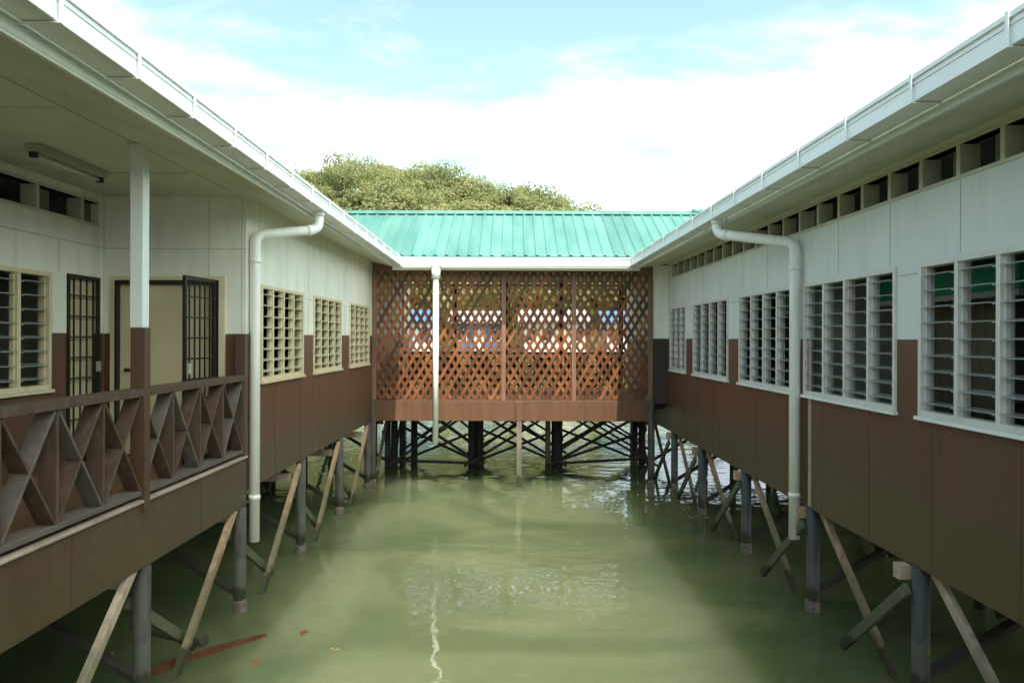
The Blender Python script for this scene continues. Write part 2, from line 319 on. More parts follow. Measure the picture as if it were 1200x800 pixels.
class Split:
    """like MB, but every box becomes an object of its own"""
    def __init__(s): s.l = []
    def box(s, *a): m = MB(); m.box(*a); s.l.append(m); return s
    def tube(s, *a): m = MB(); m.tube(*a); s.l.append(m); return s
    def build(s, name, mat, parent): return [m.build(name, mat, parent) for m in s.l]
def adopt(o, parent):
    o.parent = parent
    if parent.parent is None and parent.type == 'EMPTY':
        o.matrix_parent_inverse = Matrix.Translation(-Vector(parent.location))
def tag(o, label=None, cat=None, group=None, kind=None):
    if label: o['label'] = label
    if cat: o['category'] = cat
    if group: o['group'] = group
    if kind: o['kind'] = kind
    return o
def thing(name, loc, label, cat, group=None):
    o = bpy.data.objects.new(name, None); o.empty_display_size = .3; o.location = loc; COL.objects.link(o)
    return tag(o, label, cat, group)
def copy_thing(o, loc, label=None):
    r = o.copy(); COL.objects.link(r); r.location = loc
    if label: r['label'] = label
    for ch in list(o.children):
        c = ch.copy(); COL.objects.link(c); c.parent = r
        for g in list(ch.children):
            d = g.copy(); COL.objects.link(d); d.parent = c
    return r

def wall_mb(mp, s0, s1, z0, z1, holes, d0=0.0, d1=.12):
    """solid wall with openings; only outside faces and reveals are made"""
    ss = sorted({s0, s1} | {min(max(h[0], s0), s1) for h in holes} | {min(max(h[1], s0), s1) for h in holes})
    zs = sorted({z0, z1} | {min(max(h[2], z0), z1) for h in holes} | {min(max(h[3], z0), z1) for h in holes})
    def solid(i, j):
        if i < 0 or j < 0 or i >= len(ss) - 1 or j >= len(zs) - 1: return False
        a = (ss[i] + ss[i + 1]) / 2; b = (zs[j] + zs[j + 1]) / 2
        return not any(h[0] < a < h[1] and h[2] < b < h[3] for h in holes)
    m = MB()
    for i in range(len(ss) - 1):
        for j in range(len(zs) - 1):
            if not solid(i, j): continue
            a, b, c, d = ss[i], ss[i + 1], zs[j], zs[j + 1]
            m.poly([mp(a, d0, c), mp(b, d0, c), mp(b, d0, d), mp(a, d0, d)])
            m.poly([mp(a, d1, c), mp(a, d1, d), mp(b, d1, d), mp(b, d1, c)])
            if not solid(i - 1, j): m.poly([mp(a, d0, c), mp(a, d0, d), mp(a, d1, d), mp(a, d1, c)])
            if not solid(i + 1, j): m.poly([mp(b, d0, c), mp(b, d1, c), mp(b, d1, d), mp(b, d0, d)])
            if not solid(i, j - 1): m.poly([mp(a, d0, c), mp(a, d1, c), mp(b, d1, c), mp(b, d0, c)])
            if not solid(i, j + 1): m.poly([mp(a, d0, d), mp(b, d0, d), mp(b, d1, d), mp(a, d1, d)])
    return m

def window(mp, s0, s1, z0, z1, nl, parent, fm, nb=9, bm='glass'):
    """louvred window: frame part > louvres, louvre channels, sill"""
    f = MB(); t = .05
    f.box(mp, s0, s0 + t, -.022, .10, z0, z1); f.box(mp, s1 - t, s1, -.022, .10, z0, z1)
    f.box(mp, s0 + t, s1 - t, -.020, .10, z1 - .045, z1); f.box(mp, s0 + t, s1 - t, -.020, .10, z0, z0 + .05)
    wl = (s1 - s0 - 2 * t - (nl - 1) * .055) / nl; dd = .10 if fm == 'pale_frame' else .065
    bl = MB(); ch = MB(); a = s0 + t
    zb, zt = z0 + .05, z1 - .045; pitch = (zt - zb) / nb
    for i in range(nl):
        if i < nl - 1: f.box(mp, a + wl, a + wl + .055, -.012, dd, z0 + .05, z1 - .045)
        for e in (a, a + wl - .022): ch.box(mp, e, e + .022, .018, .06, zb, zt)
        for k in range(nb):
            zc_ = zb + (k + .5) * pitch + random.uniform(-.003, .003)
            tilt = (.006 if bm == 'glass' else .011) + random.uniform(-.004, .004)
            bl.boxd(mp, a + .023, a + wl - .023, -.03, .105, zc_ - tilt, zc_ + tilt, .008)
            for e in (a + .0225, a + wl - .0445): ch.boxd(mp, e, e + .022, -.012, .09, zc_ - tilt - .012, zc_ + tilt - .012, .010)
        a += wl + .055
    fo = f.build('window', fm, parent)
    bl.build('louvres', bm, fo)
    ch.build('louvre_channel', 'pale_frame' if fm == 'pale_frame' else 'cream_frame', fo)
    sl = MB().box(mp, s0 - .02, s1 + .02, -.05, .10, z0 - .035, z0 - .002); sl.build('sill', 'gutter' if fm == 'pale_frame' else fm, fo)
    return fo

def arc_path(pts, r=.09, n=5):
    """round the corners of a polyline"""
    pts = [Vector(p) for p in pts]; o = [pts[0]]
    for k in range(1, len(pts) - 1):
        a = (pts[k - 1] - pts[k]).normalized() * r; b = (pts[k + 1] - pts[k]).normalized() * r
        for j in range(n + 1):
            t = j / n; o.append(pts[k] + a * (1 - t) ** 2 + b * t ** 2)
    o.append(pts[-1]); return o

# ------------------------------------------------------------------ water, hill
wm = MB(); wm.hexa([(-1500, -300, -40), (1500, -300, -40), (1500, 2500, -40), (-1500, 2500, -40), (-1500, -300, 0), (1500, -300, 0), (1500, 2500, 0), (-1500, 2500, 0)])
water = wm.build('water', 'water'); tag(water, 'calm murky green water under the stilt buildings', 'water', kind='structure')

HILL = [(-330, 12), (-200, 30), (-120, 42), (-90, 48), (-70, 51.5), (-60.6, 53), (-51.6, 55.2), (-44, 57.5), (-34, 57.3), (-28.4, 55.2), (-21, 54.4), (-16.3, 52.4), (-7.5, 48.5), (-4.4, 47.5), (1, 49.5), (6.2, 48.5), (14.4, 46.7), (20, 44), (23, 41.5), (28, 37), (36, 30), (50, 20), (75, 12), (110, 9), (200, 9), (420, 12)]
# skyline heights of the wood at 240 m, metres over the water (crowns included)
def skyline(x):
    for (a, ha), (b, hb) in zip(HILL, HILL[1:]):
        if a <= x <= b: return ha + (hb - ha) * (x - a) / (b - a)
    return 9
def hill_h(x, y):
    yy = (y - 110) / 130.0
    if yy <= 0: return .25
    k = min(1, yy); k = k * k * (3 - 2 * k)
    u = x * 240 / max(y, 120) if y < 240 else x
    h = (skyline(x) - 10) * k * (1 if y < 240 else max(0, 1 - (y - 240) / 140))
    return max(.25, h + 1.2 * math.sin(x * .13 + y * .07) * k)
hm = MB(); nx, ny = 90, 40
for j in range(ny + 1):
    for i in range(nx + 1):
        x = -330 + 750 * i / nx; y = 92 + 300 * j / ny; hm.v.append((x, y, hill_h(x, y)))
for j in range(ny):
    for i in range(nx):
        a = j * (nx + 1) + i; hm.f.append((a, a + 1, a + nx + 2, a + nx + 1)); hm.sm.append(True)
hill = hm.build('hill', 'hill_soil'); tag(hill, 'low wooded hill rising beyond the green roof', 'hill', kind='structure')

def leaf_cloud(centers, name, mat, size, per):
    """crowns made of leaf clumps: each crown an uneven set of lobes filled with small faces"""
    vs_, fs, tone = [], [], []
    rnd = random.Random(3)
    for (cx, cy, cz, rx, rz, tn, sp) in centers:
        lobes = [(rnd.gauss(0, .38) * rx, rnd.gauss(0, .38) * rx, rnd.uniform(-.3, .5) * rz, rnd.uniform(.36, .66)) for _ in range(6)]
        for _ in range(per):
            lb = rnd.choice(lobes)
            th = rnd.uniform(0, 2 * math.pi); u = rnd.uniform(-.6, 1); q = math.sqrt(1 - u * u) if abs(u) <= 1 else 0
            rr = lb[3] * rnd.uniform(.75, 1.08) * (1 + .12 * math.sin(5 * th))
            px = cx + lb[0] + q * math.cos(th) * rr * rx; py = cy + lb[1] + q * math.sin(th) * rr * rx; pz = cz + lb[2] + u * rr * rz
            s_ = size * rnd.uniform(.5, 1.3)
            n = Vector((rnd.gauss(0, .38) + q * math.cos(th), rnd.gauss(0, .38) + q * math.sin(th), rnd.gauss(0, .35) + u + .3)).normalized()
            a = n.orthogonal().normalized(); b = n.cross(a); an = rnd.uniform(0, 3.14)
            a, b = a * math.cos(an) + b * math.sin(an), b * math.cos(an) - a * math.sin(an)
            i = len(vs_); c = Vector((px, py, pz))
            for (e, g) in ((-1, -.4), (-.1, -.7), (1, -.1), (.3, .8), (-.6, .6)): vs_.append(tuple(c + a * e * s_ + b * g * s_))
            fs.append((i, i + 1, i + 2, i + 3, i + 4)); tone.append(min(1, max(0, tn + rnd.gauss(0, .07))))
    me = bpy.data.meshes.new(name); me.from_pydata(vs_, [], fs); me.update()
    at = me.attributes.new('tone', 'FLOAT', 'FACE'); at.data.foreach_set('value', tone)
    me.materials.append(M[mat]); return me

cents = []; rnd = random.Random(11)
for k in range(2100):
    y = rnd.uniform(120, 275); x = rnd.uniform(-210, 130)
    pxx = x / y * 930                      # keep only where the place can be seen past the roofs
    if not (-340 < pxx < 170): continue
    s_ = rnd.choice([2.6, 3.4, 4.2, 5.6])
    cents.append((x, y, hill_h(x, y) + s_ * .8 + rnd.uniform(0, 2.6), s_, s_ * rnd.uniform(.7, 1.0), rnd.choice([.15, .3, .45, .6, .75, .95]), 0))
wood = bpy.data.objects.new('wood', leaf_cloud(cents, 'wood', 'leaves', .30, 600)); COL.objects.link(wood)
tag(wood, 'dense yellow-green wood covering the hill beyond the roof', 'wood', kind='stuff')

# trees along the far shore, each a thing of its own
def make_tree():
    t = thing('shore_tree', (0, 0, 0), 'bushy yellow-green tree in the row behind the far stilt houses', 'tree', 'trees along the far shore')
    me = leaf_cloud([(0, 0, 5.6, 3.4, 2.9, .55, 0)], 'crown', 'leaves_shore', .42, 620)
    c = bpy.data.objects.new('crown', me); COL.objects.link(c); adopt(c, t)
    tr = MB(); tr.tube([(0, 0, -.3), (.1, .05, 1.6), (.05, 0, 3.4), (.2, .1, 5.2)], [.3, .22, .17, .08], 8)
    for a in range(5):
        g = a * 1.26; tr.tube([(.07, 0, 2.6 + a * .35), (math.cos(g) * 1.0, math.sin(g) * 1.0, 4.2 + a * .25), (math.cos(g) * 1.9, math.sin(g) * 1.9, 5.3 + a * .2)], [.11, .07, .03], 6)
    tr.build('trunk', 'bark', t); return t
tree0 = make_tree()
spots = []
for i in range(26):
    spots.append((-42 + i * 3.4 + rnd.uniform(-1, 1), 96 + rnd.uniform(-2.5, 6)))
for i, (x, y) in enumerate(spots):
    o = tree0 if i == 0 else copy_thing(tree0, (x, y, .2))
    o.location = (x, y, .2); o.rotation_euler.z = rnd.uniform(0, 6.28); q = rnd.uniform(.85, 1.25); o.scale = (q, q, q * rnd.uniform(.9, 1.1))

# far stilt houses
def house(x, y, wd, wall_m, roof_m, trim, label, hh=2.5, ridge=1.1):
    t = thing('stilt_house', (x, y, 0), label, 'house')
    z0 = 2.2; dp = 6
    b = MB(); b.box(WW, x - wd / 2, x + wd / 2, y, y + dp, z0, z0 + hh); b.build('wall', wall_m, t)
    r = MB()
    r.hexa([(x - wd / 2 - .5, y - .7, z0 + hh - .05), (x + wd / 2 + .5, y - .7, z0 + hh - .05), (x + wd / 2 + .5, y + dp / 2, z0 + hh + ridge), (x - wd / 2 - .5, y + dp / 2, z0 + hh + ridge),
            (x - wd / 2 - .5, y - .7, z0 + hh + .05), (x + wd / 2 + .5, y - .7, z0 + hh + .05), (x + wd / 2 + .5, y + dp / 2, z0 + hh + ridge + .1), (x - wd / 2 - .5, y + dp / 2, z0 + hh + ridge + .1)])
    r.hexa([(x - wd / 2 - .5, y + dp / 2 + .002, z0 + hh + ridge), (x + wd / 2 + .5, y + dp / 2 + .002, z0 + hh + ridge), (x + wd / 2 + .5, y + dp + .7, z0 + hh - .05), (x - wd / 2 - .5, y + dp + .7, z0 + hh - .05),
            (x - wd / 2 - .5, y + dp / 2 + .002, z0 + hh + ridge + .1), (x + wd / 2 + .5, y + dp / 2 + .002, z0 + hh + ridge + .1), (x + wd / 2 + .5, y + dp + .7, z0 + hh + .05), (x - wd / 2 - .5, y + dp + .7, z0 + hh + .05)])
    r.build('roof', roof_m, t)
    g = MB()
    for sx in (-1, 1):
        X = x + sx * wd / 2; g.poly([(X, y + .02, z0 + hh), (X, y + dp - .02, z0 + hh), (X, y + dp / 2, z0 + hh + ridge)])
    g.build('gable', wall_m, t)
    MB().box(WW, x - wd / 2 - .3, x + wd / 2 + .3, y - 1.5, y + dp + .2, z0 - .3, z0 - .003).build('deck', 'timber_dark', t)
    n = max(3, int(wd // 1.3))
    for i in range(n):
        cx = x - wd / 2 + (i + .5) * wd / n
        if i == n // 2:
            MB().box(WW, cx - .45, cx + .45, y - .05, y - .004, z0, z0 + 2.0).build('door', trim, t)
        else:
            f = MB().box(WW, cx - .46, cx + .46, y - .05, y - .004, z0 + .85, z0 + 1.95).build('window', trim, t)
            MB().box(WW, cx - .38, cx + .38, y - .06, y - .052, z0 + .95, z0 + 1.85).build('pane', 'dark_opening', f)
    for i in range(n + 1):
        for yy in (y - 1.2, y + dp - .3):
            cx = x - wd / 2 + i * wd / n
            MB().tube([(cx, yy, -.6), (cx, yy, z0 - .3)], .11, 8).build('stilt', 'timber_dark', t)
house(-9.6, 68, 5.6, 'house_white', 'blue_paint', 'blue_paint', 'white house with a blue roof, leftmost beyond the lattice')
house(-3.0, 72, 4.6, 'blue_paint', 'tin_roof', 'house_white', 'blue walled house with a grey tin roof beyond the lattice')
house(3.6, 67, 5.2, 'house_white', 'tin_roof', 'house_cream', 'white house with a grey tin roof seen through the lattice middle')
house(11.2, 70, 5.6, 'house_white', 'blue_paint', 'red_paint', 'wide white house with blue roof and red door, rightmost')
house(-16.5, 74, 5.5, 'house_cream', 'tin_roof', 'blue_paint', 'cream walled house under a rusty tin roof')

# ------------------------------------------------------------------ shared building parts
def gutter(mp, s0, s1, zfun, parent, brackets, name='gutter'):
    za, zb_ = zfun(s0), zfun(s1); g = MB(); H = .185
    g.box(mp, s0, s1, 0, .008, za, za + H, zb_, zb_ + H)                    # outer face
    g.box(mp, s0, s1, .0085, .1995, za, za + .006, zb_, zb_ + .006)           # bottom
    g.box(mp, s0, s1, -.016, -.0005, za + H - .035, za + H, zb_ + H - .035, zb_ + H)   # rolled lip
    g.box(mp, s0, s1, -.006, -.0005, za + H - .075, za + H - .062, zb_ + H - .075, zb_ + H - .062)
    go = g.build(name, 'gutter', parent, .003)
    for b in brackets:
        k = MB(); z = zfun(b)
        k.box(mp, b - .016, b + .016, -.0225, -.0165, z - .006, z + H + .006)
        k.box(mp, b - .016, b + .016, -.0225, .212, z - .012, z - .0065)
        k.box(mp, b - .012, b + .012, .0, .2, z + H + .001, z + H + .006)
        k.build('gutter_bracket', 'gutter', go)
    return go

def x_roof(mp, s0, s1, d0, z0, d1, z1, d2, z2, parent):
    r = MB(); r.boxd(mp, s0, s1, d0, d1, z0, z1, .04); r.boxd(mp, s0, s1, d1 + .002, d2, z1, z2, .04)
    rb = r; k = s0
    while k < s1:
        rb.boxd(mp, k, k + .05, d0 + .05, d1 - .02, z0 + .0405, z1 + .0405, .03); k += .25
    return r.build('roof', 'roof', parent)

def pile(mp, s, d, parent, mat, r=.076, top=-1.9, crust=True, base=-3.35 - .9, lichen=False):
    m = MB(); j = [random.uniform(-.008, .008) for _ in range(4)]
    m.tube([mp(s + j[0], d + j[1], base), mp(s + j[2], d, (base + top) / 2), mp(s, d, top)], [r * 1.03, r, r * .98], 14)
    o = m.build('pile', mat, parent)
    if crust:
        c = MB(); z = -3.35
        c.tube([mp(s, d, z - .2), mp(s, d, z + .02), mp(s, d, z + .10), mp(s, d, z + .16)], [r * 1.05, r * 1.16, r * 1.12, r * 1.01], 14)
        c.build('waterline_crust', 'crust', o)
    if lichen:
        rr_ = random.Random(5); c = MB()
        for k in range(9):
            an = rr_.uniform(-2.6, -.6); zz = rr_.choice([-2.95, -2.85, -3.2, -3.25]) + rr_.uniform(-.04, .04)
            p = mp(s, d, zz) + Vector((math.cos(an) * r, math.sin(an) * r, 0)); q = Vector((math.cos(an), math.sin(an), 0)); tz = Vector((-q.y, q.x, 0))
            pts = [p + q * .004 + tz * math.cos(a_) * .03 * rr_.uniform(.6, 1.1) + Vector((0, 0, math.sin(a_) * .04 * rr_.uniform(.6, 1.1))) for a_ in [i_ * .785 for i_ in range(8)]]
            c.poly(pts)
        c.build('lichen_patch', 'lichen', o)
    return o

# ------------------------------------------------------------------ building with the veranda
LB = thing('stilt_building', (-6.5, 8, 1.3), 'white and brown stilt building with the railed veranda and open door', 'building')
Lwins = [(10.36, 12.36), (12.98, 14.95), (15.70, 17.68)]
LZ = (-.575, .69)
holes = [(a + .02, b - .02, LZ[0] + .02, LZ[1] - .02) for a, b in Lwins]
PL = .04
wall_mb(LW, YF + .002, 24, PL, 1.75, holes).build('upper_wall', 'white_wall', LB)
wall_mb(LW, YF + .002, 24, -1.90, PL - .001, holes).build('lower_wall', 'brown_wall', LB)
for a, b in Lwins: window(LW, a, b, LZ[0], LZ[1], 4, LB, 'cream_frame', 8, 'louvre_cream')
# fine board joints
j = Split()
for s in (10.3, 12.66, 15.32, 17.7): j.box(LW, s, s + .008, -.003, -.0005, .74, 1.72)
for a, b in ((12.38, 12.96), (14.97, 15.68)):
    j.box(LW, a + .02, b - .02, -.003, -.0005, .60, .608)
    j.box(LW, a + .28, a + .287, -.003, -.0005, .05, .596)
j.build('board_joint', 'joint', LB)
j = Split()
for s in (11.0, 12.2, 13.4, 14.6, 15.8, 17.0): j.box(LW, s, s + .006, -.002, -.0004, -1.885, -.63)
j.build('board_seam', 'brown_seam', LB)
j = Split()
for s in (-1.2, 1.2, 3.6, 6.0, 8.4): j.box(LW, s, s + .005, -.022, -.0204, -2.06, -1.50)
j.build('board_seam', 'brown_seam', LB)
# end wall of the veranda (faces the camera), with wide door
DX0, DX1 = -4.90, -3.62; DT = .70; XR0 = -5.05; XR1 = -3.295
dh = [(DX0, DX1, -1.47, DT)]
wall_mb(FR, XR0, XR1, PL, 1.75, dh).build('upper_wall', 'white_wall', LB)
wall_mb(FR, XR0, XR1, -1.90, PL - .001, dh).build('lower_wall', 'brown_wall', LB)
j = Split(); j.box(FR, XR0, XR1, -.003, -.0005, 1.085, 1.095); j.box(FR, -3.755, -3.747, -.003, -.0005, .75, 1.0845); j.box(FR, -3.755, -3.747, -.003, -.0005, 1.096, 1.72)
j.box(FR, -3.35, -3.343, -.003, -.0005, .05, 1.0845); j.box(FR, -3.35, -3.343, -.003, -.0005, 1.096, 1.72)
j.build('board_joint', 'joint', LB)
df = MB(); df.box(FR, DX0 - .06, DX0, -.03, .1, -1.46, DT + .05); df.box(FR, DX1, DX1 + .075, -.03, .1, -1.46, DT + .05); df.box(FR, DX0, DX1, -.028, .1, DT, DT + .048)
df = df.build('door_frame', 'cream_frame', LB)
dk = MB(); dk.box(FR, DX0 + .001, DX0 + .030, -.04, .03, -1.46, DT - .002); dk.box(FR, DX1 - .06, DX1 - .001, -.04, .03, -1.46, DT - .002); dk.box(FR, DX0 + .046, DX1 - .061, -.04, .03, DT - .05, DT - .002)
dk.build('gate_frame', 'black_metal', df)
dl = MB().box(FR, DX0 + .031, DX1 - .061, .04, .08, -1.455, DT - .055).build('door', 'door', LB)
hnd = MB(); hx = -4.77; hnd.tube([FR(hx, .038, -.41), FR(hx, -.02, -.41)], .022, 10); hnd.tube([FR(hx, -.02, -.41), FR(hx + .09, -.03, -.41)], [.014, .012], 8)
hnd.build('door_handle', 'black_metal', dl)

def grille(pt, w, z0, z1, parent, nb, nh, name='security_gate'):
    """pt(u, n, z): u across the gate, n through it"""
    g = MB()
    g.box(pt, 0, .04, -.018, .018, z0, z1); g.box(pt, w - .04, w, -.018, .018, z0, z1)
    g.box(pt, .0405, w - .0405, -.018, .018, z1 - .04, z1); g.box(pt, .0405, w - .0405, -.018, .018, z0, z0 + .04)
    for i in range(1, nb): u = w * i / nb; g.box(pt, u - .008, u + .008, -.008, .008, z0 + .041, z1 - .041)
    for i in range(1, nh): z = z0 + (z1 - z0) * i / nh; g.box(pt, .041, w - .041, -.016, -.0085, z - .009, z + .009)
    go = g.build(name, 'black_metal', parent)
    lk = MB().box(pt, w - .10, w - .03, -.045, -.0185, -.42, -.30); lk.build('latch', 'lamp_body', go)
    return go
hp = Vector((DX1 - .04, YF - .06, 0)); ga = R(4)        # gate swung right open, hinged at the right of the wide door
def GP(u, n, z):
    dirv = Vector((-math.sin(ga) , -math.cos(ga), 0)); nn = Vector((-math.cos(ga), math.sin(ga), 0))
    return hp + dirv * u + nn * n + Vector((0, 0, z + EYE))
grille(GP, .78, -1.44, DT + .0, LB, 6, 9)
# wall at the back of the veranda with the barred door, the window and the vents
rv = [(a, a + .40, 1.365, 1.62) for a in ()]
vent = (-1.0, 9.70, 1.36, 1.62)
rd = (9.02, 9.72, -1.47, .72); rwin = (6.55, 8.70)
rh = [vent, rd, (rwin[0] + .02, rwin[1] - .02, LZ[0] + .02, .68)]
wall_mb(REC, -3, YF - .002, PL, 1.75, rh).build('upper_wall', 'white_wall', LB)
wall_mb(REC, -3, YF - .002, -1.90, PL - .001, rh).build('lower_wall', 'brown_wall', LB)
window(REC, rwin[0], rwin[1], LZ[0], .70, 4, LB, 'cream_frame', 8)
window(REC, 2.2, 4.4, LZ[0], .70, 4, LB, 'cream_frame', 8)
MB().box(REC, 9.03, 9.71, .06, .10, -1.455, .71).build('door', 'door', LB)
grille(lambda u, n, z: REC(9.03 + u, .0 + n, z), .68, -1.44, .715, LB, 5, 9)
j = Split(); j.box(REC, -3, 9.81, -.003, -.0005, 1.085, 1.095)
for s in (8.86, 7.6, 6.4, 5.2): j.box(REC, s, s + .008, -.003, -.0005, .73, 1.084)
j.build('board_joint', 'joint', LB)
def vents(mp, a, b, step, parent, fm):
    v = MB(); v.box(mp, a, b, -.012, .13, 1.335, 1.365); v.box(mp, a, b, -.012, .13, 1.62, 1.65); s = a
    while s < b + .01:
        v.box(mp, s - .028, s + .028, -.010, .16, 1.3655, 1.6195); s += step
    o = v.build('vent_frame', fm, parent)
    p = Split(); s = a
    while s < b - .1:
        p.box(mp, s + .03, s + step * .45, .10, .104, 1.366, 1.619); s += step
    p.build('vent_screen', 'vent_screen', o)
M['vent_screen'] = surf('vent_screen', (.20, .19, .15), .7, .3, (60, 60, 60))
vents(REC, vent[0], vent[1], .86, LB, 'soffit')
# floors, ceilings, interior
MB().box(LW, -3, YF - .002, .02, 1.74, -1.50, -1.472).build('veranda_floor', 'deck', LB)
MB().box(LW, -3, 24, .14, 6.2, -1.62, -1.505).build('floor', 'interior_floor', LB)
jo = MB()
for d in (.5, 1.4, 2.6, 4.0, 5.6): jo.box(LW, -3, 24, d, d + .09, -1.80, -1.622)
jo.build('floor_joist', 'timber_dark', LB)
iw = MB(); iw.box(LW, -3, 24, 6.0, 6.12, -1.9, 1.75); iw.box(FR, -9.4, XR0 - .002, 0, .1, -1.5, 1.75); iw.box(LW, 23.9, 24, .13, 5.99, -1.9, 1.75); iw.box(LW, -3.1, -3, 1.8, 5.99, -1.9, 1.75)
iw.build('inner_wall', 'interior', LB)
MB().box(LW, -3, YF, 1.88, 6.0, 1.70, 1.745).build('inner_ceiling', 'interior', LB)
MB().box(LW, YF + .1, 24, .13, 6.0, 1.70, 1.745).build('inner_ceiling', 'interior', LB)
# veranda ceiling (boards) and the sloping soffit under the eave
c = MB(); c.box(LW, -3, YF + .1, .0, 1.76, 1.735, 1.76); c.build('veranda_ceiling', 'soffit', LB)
c = MB()
for s in (1.2, 3.6, 6.0, 8.4): c.box(LW, s, s + .03, .05, 1.74, 1.727, 1.7345)
c.box(LW, -3, YF, .06, .10, 1.7265, 1.7345); c.build('ceiling_batten', 'soffit', LB)
sf = MB(); sf.hexa([Vector((-2.66, -3, EYE + 1.60)), Vector((-2.66, 18.095, EYE + 1.60)), LW(18.095, .0, 1.72), LW(-3, .0, 1.72), Vector((-2.66, -3, EYE + 1.615)), Vector((-2.66, 18.095, EYE + 1.615)), LW(18.095, 0, 1.735), LW(-3, 0, 1.735)])
sf.build('soffit', 'soffit', LB)
MB().box(LG, -3, 17.62, .212, .245, 1.585, 1.86).build('fascia', 'fascia', LB, .003)
gl = gutter(LG, -3, 17.62, lambda s: 1.725 - .0072 * s, LB, [4.27 - .9 * k for k in range(1, 6)][::-1] + [4.27 + .9 * k for k in range(15)])
x_roof(LG, -3, 24.5, .12, 1.775, 4.6, 2.95, 8.6, 1.9, LB)
# post between ceiling and deck
MB().box(LW, 7.09, 7.21, -.03, .09, .08, 1.728).build('veranda_post', 'white_cool', LB, .006)
pw = MB().box(LW, 7.095, 7.205, -.048, .085, -1.56, .079); pw.build('post_foot', 'veranda_beam', LB, .006)
# edge beam of the veranda deck
MB().box(LW, -3, 9.80, -.02, .03, -2.075, -1.485).build('edge_beam', 'veranda_beam', LB, .004)
MB().box(LW, -3, 9.80, -.045, .03, -1.484, -1.458).build('edge_ledge', 'ledge', LB, .004)
MB().box(LW, 9.70, 9.82, -.03, .09, -1.455, .04).build('end_post', 'veranda_beam', LB)
# railing: wide boards on edge, verticals and crossed diagonals
ra = bpy.data.objects.new('railing', None); COL.objects.link(ra); adopt(ra, LB); ra.location = (0, 0, 0)
def under(o):                                            # child of a part that sits at the building's origin
    return o
def rb(mb, name, mat, bevel=.004):
    o = mb.build(name, mat, None, bevel); o.parent = ra; return o
RD0, RD1 = -.02, .125
rb(MB().box(LW, -3, 9.69, RD0 - .02, RD1, -.535, -.465), 'top_rail', 'rail_wood')
rb(MB().box(LW, -3, 9.69, RD0, RD1 + .02, -1.42, -1.375), 'bottom_rail', 'rail_weathered')
bays = [9.69 - .645 * k for k in range(20)]
for k, s in enumerate(bays):
    if abs(s - 7.16) > .09: rb(MB().box(LW, s - .013, s + .013, RD0, RD1, -1.373, -.537), 'baluster', 'rail_wood')
for k in range(len(bays) - 1):
    a, b = bays[k + 1] + .018, bays[k] - .018
    z0, z1 = -1.372, -.538; th = .024
    for fl in (0, 1):
        m = MB(); A, B = (a, b) if fl == 0 else (b, a)
        # the board stands on edge: wide in d, thin along the slope
        L = math.hypot(b - a, z1 - z0); nxs, nzs = -(z1 - z0) / L * th / 2, (b - a) / L * th / 2
        if fl: nxs = -nxs
        cut = [(0, 1)] if fl == 0 else [(0, .482), (.518, 1)]
        for (t0, t1) in cut:
            P = lambda t: (A + (B - A) * t, z0 + (z1 - z0) * t)
            (sa, za), (sb, zb2) = P(t0), P(t1)
            m.hexa([LW(sa - nxs, RD0 + .004, za - nzs), LW(sa + nxs, RD0 + .004, za + nzs), LW(sa + nxs, RD1 - .004, za + nzs), LW(sa - nxs, RD1 - .004, za - nzs),
                    LW(sb - nxs, RD0 + .004, zb2 - nzs), LW(sb + nxs, RD0 + .004, zb2 + nzs), LW(sb + nxs, RD1 - .004, zb2 + nzs), LW(sb - nxs, RD1 - .004, zb2 - nzs)])
        rb(m, 'cross_board', 'rail_wood' if (k + fl) % 3 else 'rail_weathered', .003)
# downpipe
def downpipe(top, elbow, wallp, zb, parent, r=.064):
    t = Vector(top); e = Vector(elbow); wv = Vector(wallp); bt = Vector((wv.x, wv.y, zb))
    m = MB(); m.tube(arc_path([t, e, wv, bt], .11, 7), r, 18); o = m.build('downpipe', 'pipe', parent)
    c = Split()
    for z in (wv.z - .32, bt.z + .55): c.tube([(wv.x, wv.y, z - .03), (wv.x, wv.y, z + .03)], r + .006, 18)
    c.tube([t - Vector((0, 0, .06)), t + Vector((0, 0, .02))], r + .012, 18)
    d = (wv - e).normalized(); c.tube([e + d * .10, e + d * .17], r + .006, 18)
    c.build('pipe_collar', 'pipe', o); return o
downpipe((-2.55, 10.45, EYE + 1.65), (-2.55, 10.45, EYE + 1.42), (-3.215, 9.93, EYE + 1.275), EYE - 2.55, LB)

# ------------------------------------------------------------------ plain building on the other side
RB = thing('stilt_building', (7, 8, 1.3), 'long white and brown stilt building with a row of five wide louvred windows', 'building')
Rw = [(4.92, 7.21, 4), (7.63, 9.95, 4), (10.36, 12.66, 4), (13.28, 15.68, 4), (16.32, 17.85, 3), (2.2, 4.5, 4)]
RZ = (-.69, .695)
rvent = (-1.0, 17.7, 1.36, 1.62)
holes = [(a + .02, b - .02, RZ[0] + .02, RZ[1] - .02) for a, b, _ in Rw]
wall_mb(RW, -3, 24, .0, 1.78, holes + [rvent]).build('upper_wall', 'white_cool', RB)
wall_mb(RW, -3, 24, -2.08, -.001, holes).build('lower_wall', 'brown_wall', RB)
for a, b, n in Rw: window(RW, a, b, RZ[0], RZ[1], n, RB, 'pale_frame', 9)
j = Split()
for k in range(-2, 15):
    s = 7.77 + 1.19 * (k - 4)
    if s > -2: j.box(RW, s, s + .007, -.003, -.0005, .72, 1.33)
for a, b in ((7.23, 7.61), (9.97, 10.34), (12.68, 13.26), (15.7, 16.3)): j.box(RW, a + .02, b - .02, -.004, -.0005, .60, .61)
j.build('board_joint', 'joint', RB)
j = Split()
for k in range(16): s = 1.0 + 1.2 * k; j.box(RW, s, s + .006, -.002, -.0004, -2.07, -.74)
j.build('board_seam', 'brown_seam', RB)
